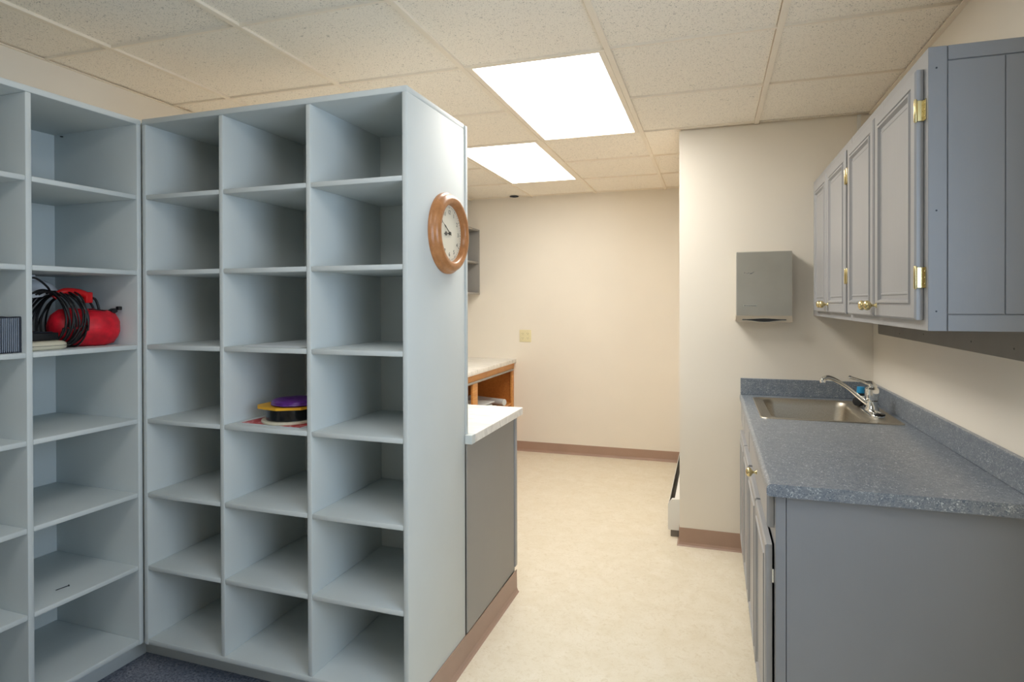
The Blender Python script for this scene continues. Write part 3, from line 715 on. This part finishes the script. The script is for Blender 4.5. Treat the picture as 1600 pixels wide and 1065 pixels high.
def text_mesh(s, size, name, parent, loc):
    cu = bpy.data.curves.new(name, 'FONT'); cu.body = s; cu.size = size; cu.align_x = 'CENTER'; cu.align_y = 'CENTER'; cu.extrude = 0.0002
    tmp = bpy.data.objects.new(name, cu); C.objects.link(tmp); bpy.context.view_layer.update()
    me = bpy.data.meshes.new_from_object(tmp.evaluated_get(bpy.context.evaluated_depsgraph_get()))
    bpy.data.objects.remove(tmp); me.materials.clear(); me.materials.append(M['ink'])
    # text plane xy -> clock plane (reader looks along -x: right = +y, up = +z)
    me.transform(Matrix(((0, 0, 1, loc[0]), (1, 0, 0, loc[1]), (0, 1, 0, loc[2]), (0, 0, 0, 1))))
    o = bpy.data.objects.new(name, me); C.objects.link(o); o.parent = parent; return o
for k in range(1, 13):
    a = k * PI / 6; text_mesh(str(k), 0.021, 'numeral', dial, (0.0129, 0.076 * math.sin(a), 0.076 * math.cos(a)))
def hand(ang, ln, w, name, spade):
    m = MB(); pts = [(-w, -0.012), (w, -0.012), (w * 0.8, ln * 0.45)]
    if spade: pts += [(w * 3.2, ln * 0.55), (w * 3.4, ln * 0.66), (w, ln * 0.8), (0, ln), (-w, ln * 0.8), (-w * 3.4, ln * 0.66), (-w * 3.2, ln * 0.55)]
    else: pts += [(w * 1.8, ln * 0.6), (w * 0.5, ln * 0.75), (0, ln), (-w * 0.5, ln * 0.75), (-w * 1.8, ln * 0.6)]
    pts += [(-w * 0.8, ln * 0.45)]
    A = Matrix.Rotation(-ang, 4, 'X'); x = 0.0145 if spade else 0.016
    vs = m.prism(pts, 'x', x, x + 0.0008); bmesh.ops.transform(m.bm, matrix=A, verts=vs); return m.build(name, M['ink'], ck)
hand(PI * 2 * (8.83 / 12), 0.050, 0.0022, 'hour_hand', True); hand(PI * 2 * 50 / 60, 0.074, 0.0017, 'minute_hand', False)
m = MB(); m.lathe([(0, 0.0128), (0.006, 0.0128), (0.006, 0.018), (0, 0.019)], (0, 0, 0), (1, 0, 0), 16); m.build('hub', M['ink'], ck, True)

# ------------------------------------------------------------------ things in the cubbies
ZA = ZS[2] + 0.0092          # board surface, row with the bag
# white papers
m = MB(); pr2 = thing('paper', 'white sheets of paper lying in the middle column of the main cubby shelf', 'paper', (-1.49, 1.95, ZA))
for k in range(3):
    m = MB(); m.box(-0.125, 0.125, -0.18, 0.18, 0, 0.0014, 0, 1, Matrix.Translation((-1.474 + k * 0.004, 1.948 + k * 0.006, ZA + 0.0002 + k * 0.0016)) @ Matrix.Rotation(-0.02 + 0.04 * k, 4, 'Z')); m.build('sheet', M['paper'], pr2)
W(pr2)
ZL = ZS[3] + 0.0092
lf = thing('leaflet', 'red and white printed leaflet under the spool in the cubby', 'leaflet', (-1.46, 1.85, ZL))
mt = Matrix.Translation((-1.488, 1.868, ZL + 0.0004)) @ Matrix.Rotation(-0.06, 4, 'Z')
m = MB(); m.box(-0.140, 0.140, -0.098, 0.098, 0, 0.0022, 0, 1, mt); m.build('sheet', M['paper'], lf)
m = MB(); m.box(-0.128, 0.134, -0.089, 0.090, 0.0022, 0.0026, 0, 1, mt); m.build('print', M['leaf'], lf); W(lf)
sp = Vector((-1.474, 1.872, ZL + 0.0032))
so = thing('wire_spool', 'shiny black spool with a cream base flange on the red leaflet', 'spool', sp)
m = MB(); m.lathe([(0, 0), (0.100, 0), (0.102, 0.002), (0.102, 0.008), (0.100, 0.010), (0, 0.010)], (0, 0, 0), (0, 0, 1), 48); m.build('flange', M['cream'], so, True)
m = MB(); m.lathe([(0, 0.010), (0.086, 0.010), (0.087, 0.030), (0.086, 0.050), (0, 0.050)], (0, 0, 0), (0, 0, 1), 48); m.build('drum', M['blackgloss'], so, True)
yp = [(-0.112, -0.045), (-0.085, -0.075), (0.01, -0.096), (0.085, -0.055), (0.10, 0.04), (0.03, 0.095), (-0.06, 0.08), (-0.11, 0.02)]
m = MB(); m.prism([(sp.x + a, sp.y + b) for a, b in yp], 'z', sp.z + 0.0505, sp.z + 0.0595); tag(m.build('ribbon_card', M['yellow']), 'flat yellow card packet on top of the black spool', 'packet')
m = MB(); q = [(0, 0)]
for k in range(40): pass
m.lathe([(0, 0), (0.080, 0.0), (0.086, 0.005), (0.082, 0.010), (0.084, 0.014), (0.076, 0.019), (0.05, 0.022), (0.02, 0.020), (0, 0.020)], (sp.x + 0.016, sp.y + 0.004, sp.z + 0.0598), (0, 0, 1), 40)
for v in m.bm.verts:
    v.co.x += random.uniform(-0.0018, 0.0018); v.co.z += random.uniform(0, 0.002)
tag(m.build('ribbon_roll', M['purple'], None, True, 80), 'crinkled purple ribbon roll topmost on the black spool', 'ribbon')

# wire pencil cup at the left edge
LA = lambda u, v, z=ZA: left_local(u, v, z)
pc = LA(0.460, 0.070)
cup = thing('wire_basket', 'small dark wire mesh basket at the left edge of the photo', 'basket', pc, rzL)
bw, bd, bh = 0.115, 0.09, 0.112
m = MB()
for z in (0.0015, bh):
    m.tube([(-bw / 2, -bd / 2, z), (bw / 2, -bd / 2, z), (bw / 2, bd / 2, z), (-bw / 2, bd / 2, z), (-bw / 2, -bd / 2, z)], 0.0025, 8, False)
m.build('rim', M['dark'], cup)
m = MB()
for z in (0.004, bh - 0.006): pass
for k in range(1, 20):
    x = -bw / 2 + bw * k / 20
    for y in (-bd / 2, bd / 2): m.tube([(x, y, 0.001), (x, y, bh)], 0.0013, 5, False)
for k in range(1, 15):
    y = -bd / 2 + bd * k / 15
    for x in (-bw / 2, bw / 2): m.tube([(x, y, 0.001), (x, y, bh)], 0.0013, 5, False)
m.build('wires', M['mesh_l'], cup)
m = MB(); m.box(-bw / 2 + 0.003, bw / 2 - 0.003, -bd / 2 + 0.003, bd / 2 - 0.003, 0.0005, 0.003); m.build('bottom_plate', M['dark'], cup)
m = MB()
for x in (-1, 1):
    for y in (-1, 1): m.box(x * bw / 2 - 0.004, x * bw / 2 + 0.004, y * bd / 2 - 0.002, y * bd / 2 + 0.002, 0, bh, 0.001, 1)
m.build('corner_posts', M['dark'], cup)

# cream flat device with a dark box on it
pd = LA(0.318, 0.10)
dv = thing('label_maker', 'cream flat rounded plastic device at the left of the red bag', 'device', pd, rzL)
m = MB(); LP = []
for zz, ins in ((0, 0.008), (0.004, 0.001), (0.013, 0.0), ): LP.append(rrect(-0.06 + ins, 0.085 - ins, -0.06 + ins, 0.06 - ins, 0.035, zz))
LV = [[m.bm.verts.new(p) for p in lp] for lp in LP]
for A, B in zip(LV, LV[1:]):
    for i in range(len(A)): m.bm.faces.new((A[i], A[(i + 1) % len(A)], B[(i + 1) % len(A)], B[i]))
m.bm.faces.new(LV[0][::-1]); m.bm.faces.new(LV[-1]); m.build('lower_shell', M['cream'], dv, True, 60)
m = MB(); LP = []
for zz, ins in ((0.0145, 0.0), (0.022, 0.001), (0.028, 0.008), (0.030, 0.02)): LP.append(rrect(-0.06 + ins, 0.085 - ins, -0.06 + ins, 0.06 - ins, 0.035, zz))
LV = [[m.bm.verts.new(p) for p in lp] for lp in LP]
for A, B in zip(LV, LV[1:]):
    for i in range(len(A)): m.bm.faces.new((A[i], A[(i + 1) % len(A)], B[(i + 1) % len(A)], B[i]))
m.bm.faces.new(LV[0][::-1]); m.bm.faces.new(LV[-1]); m.build('upper_shell', M['cream'], dv, True, 60)
m = MB(); m.box(-0.058, 0.083, -0.058, 0.058, 0.0128, 0.0147); m.build('seam', M['ink'], dv)
bb = thing('charger_box', 'black rectangular box lying on the cream device', 'box', LA(0.318, 0.115, ZA + 0.0305), rzL)
m = MB(); m.box(-0.055, 0.062, -0.045, 0.05, 0, 0.026, 0.003); m.build('body', M['black'], bb, True)
m = MB(); m.box(-0.055, 0.050, -0.035, 0.045, 0.0262, 0.029, 0.001, 1); m.build('lid', M['dark'], bb, True)

# white dome lamp standing at the back of the cubby
ax = (d * 0.55 + Vector((0, 0, -0.75)) + Vector((0.25, 0, 0))).normalized()
lp_ = thing('clamp_lamp', 'white dome lamp head at the back left behind the black cables', 'lamp', LA(0.28, 0.30), 0)
pos = LA(0.214, 0.26, ZA + 0.172) - Vector(lp_.location)
m = MB(); m.lathe([(0.076, 0), (0.074, 0.018), (0.062, 0.042), (0.040, 0.060), (0.020, 0.066), (0.018, 0.085), (0, 0.087), (0, 0.080), (0.014, 0.062), (0.036, 0.056), (0.058, 0.040), (0.070, 0.018), (0.073, 0)], pos, (-ax.x * 0.5, -ax.y * 0.2, 1), 36, closed=False); m.build('dome', M['lampwhite'], lp_, True, 60)
m = MB(); m.lathe([(0, 0.004), (0.071, 0.004), (0.071, 0.007), (0, 0.007)], pos, (-ax.x * 0.5, -ax.y * 0.2, 1), 36); m.build('inner_reflector', M['lampgrey'], lp_, True)
m = MB(); m.tube([(0.0, 0, 0.002), (0.0, 0, 0.08), (pos.x, pos.y, pos.z - 0.004)], 0.009, 10); m.lathe([(0, 0), (0.045, 0), (0.045, 0.006), (0, 0.008)], (0, 0, 0), (0, 0, 1), 24); m.build('stand', M['lampwhite'], lp_, True)

# red stuff sack lying on its side
A0 = LA(0.228, 0.155, ZA + 0.071); B0 = LA(0.053, 0.100, ZA + 0.066)
sack = thing('stuff_sack', 'red nylon stuff sack lying on its side in the cubby', 'bag', LA(0.15, 0.13))
axv = (B0 - A0); Lg = axv.length; axn = axv.normalized(); q = Vector((0, 0, 1)).rotation_difference(axn)
m = MB(); seg = 48; rings = []
pf = [(0.0, -0.01), (0.025, -0.006), (0.048, 0.004), (0.060, 0.02), (0.066, 0.05), (0.069, 0.09), (0.070, 0.13), (0.069, Lg * 0.75), (0.066, Lg * 0.9), (0.056, Lg + 0.008), (0.038, Lg + 0.022), (0.018, Lg + 0.028), (0, Lg + 0.029)]
for r, z in pf:
    if r == 0: rings.append([m.bm.verts.new(A0 + q @ Vector((0, 0, z)))])
    else:
        rg = []
        for i in range(seg):
            a = 2 * PI * i / seg; rr = r * (1 + 0.045 * math.sin(3 * a + z * 30) + 0.03 * math.sin(7 * a + z * 70) + 0.012 * math.sin(13 * a - z * 90))
            p = A0 + q @ Vector((rr * math.cos(a), rr * math.sin(a), z)); p.z = max(p.z, ZA + 0.001); rg.append(m.bm.verts.new(p))
        rings.append(rg)
for A, B in zip(rings, rings[1:]):
    for i in range(seg):
        j = (i + 1) % seg
        if len(A) == 1: m.bm.faces.new((A[0], B[i], B[j]))
        elif len(B) == 1: m.bm.faces.new((A[i], A[j], B[0]))
        else: m.bm.faces.new((A[i], A[j], B[j], B[i]))
m.build('bag_body', M['red'], sack, True, 80)
e = B0 + Vector((0.015, 0.0, 0.058)); m = MB()
m.box(-0.014, 0.014, -0.011, 0.011, -0.006, 0.010, 0.003, 2, Matrix.Translation(e) @ Matrix.Rotation(0.5, 4, 'X')); m.box(0.004, 0.02, -0.008, 0.008, 0.006, 0.02, 0.003, 2, Matrix.Translation(e + Vector((0, 0.016, 0.0))) ); m.build('cord_lock', M['black'], sack, True)
m = MB(); m.tube([e + Vector((0, 0, 0.003)), e + Vector((0.006, -0.03, 0.004)), e + Vector((0.004, -0.06, 0.008)), e + Vector((0, -0.09, 0.010))], 0.002, 6); m.build('draw_cord', M['black'], sack, True)
W(sack)
# black cable coil around the left end of the bag
coil = thing('cable_coil', 'tangled coil of black cable looped around the end of the red bag', 'cable', LA(0.27, 0.12))
def loop(cn, r, tilt, yawo, wob, rad=0.0035):
    nrm = (axn + Vector((0, 0, tilt)) + Vector((yawo, 0, 0))).normalized(); qq = Vector((0, 0, 1)).rotation_difference(nrm)
    m = MB(); P = []
    for k in range(26):
        a = 2 * PI * k / 25 + 0.4; p = cn + qq @ Vector((r * math.cos(a), r * 1.02 * math.sin(a), wob * math.sin(2 * a) + 0.006 * k / 25)); p.z = max(p.z, ZA + rad + 0.0005); P.append(p)
    m.tube(P, rad, 8, True, 3); return m.build('loop', M['black'], coil, True)
for k in range(12):
    t = k / 11; cn = A0 + axn * (-0.035 + 0.072 * t) + Vector((0.012, 0, 0.026)); loop(cn, 0.097 + 0.008 * math.sin(k * 2.3), -0.10 + 0.16 * math.sin(k * 1.9), -0.45 + 0.22 * math.sin(k * 3.1), 0.006, 0.0032)
m = MB()
m.tube([A0 + Vector((0.03, -0.02, 0.115)), A0 + Vector((0.06, -0.05, 0.14)), A0 + Vector((0.07, -0.10, 0.17)), A0 + Vector((0.06, -0.13, 0.15)), A0 + Vector((0.05, -0.10, 0.13)), A0 + Vector((0.06, -0.14, 0.12))], 0.0035, 8)
m.build('loose_end', M['black'], coil, True); m = MB()
m.tube([A0 + Vector((0.03, 0.02, 0.112)), A0 + Vector((0.05, -0.06, 0.125)), A0 + Vector((0.05, -0.12, 0.11))], 0.0035, 8)
m.build('loose_end', M['black'], coil, True)
W(coil)
hd = thing('cable_reel_handle', 'bright red curved plastic grip above the cable coil', 'handle', A0 + Vector((0.03, 0.05, 0.1)))
m = MB(); h0 = A0 + axn * 0.003 + Vector((0.02, 0, 0.012))
m.tube([h0 + Vector((0, -0.005, 0.092)), h0 + Vector((0.005, 0.012, 0.110)), h0 + Vector((0.01, 0.035, 0.116)), h0 + Vector((0.012, 0.075, 0.112)), h0 + Vector((0.012, 0.10, 0.104))], [0.008, 0.011, 0.012, 0.013, 0.012], 12); m.build('grip', M['redp'], hd, True)
m = MB(); m.box(-0.012, 0.012, -0.012, 0.014, -0.026, 0.014, 0.004, 2, Matrix.Translation(h0 + Vector((0.012, 0.105, 0.100)))); m.build('plug', M['redp'], hd, True)
m = MB(); p0 = h0 + Vector((0.012, 0.118, 0.095))
m.tube([p0, p0 + Vector((0, 0.018, -0.008)), p0 + Vector((0, 0.028, -0.03)), p0 + Vector((0, 0.034, -0.058))], 0.0045, 8); m.tube([p0 + Vector((0, -0.01, -0.01)), p0 + Vector((0, 0.008, -0.035)), p0 + Vector((0, 0.012, -0.06))], 0.004, 8); m.build('strap', M['black'], hd, True)
W(hd)

# nail lying on the lowest board and screw in the top corner
zn = ZS[5] + 0.0092
m = MB(); a_, b_ = Vector((-2.149, 1.500, zn + 0.0025)), Vector((-2.141, 1.538, zn + 0.003))
m.tube([a_, b_], 0.0013, 8, False); m.lathe([(0, 0), (0.0035, 0), (0.0035, 0.0012), (0, 0.0012)], b_, (b_ - a_), 12); tag(m.build('nail', M['dark']), 'single dark nail lying on a low board of the left cubby shelf', 'nail')
m = MB(); sp_ = left_local(0.022, 0.40, ZT - 0.03); m.lathe([(0.006, 0), (0.005, 0.002), (0, 0.003)], sp_, Vector((0, 0, -1)), 12)
o = m.build('screw', M['black'], cub_left); bpy.context.view_layer.update(); o.matrix_parent_inverse = cub_left.matrix_world.inverted()
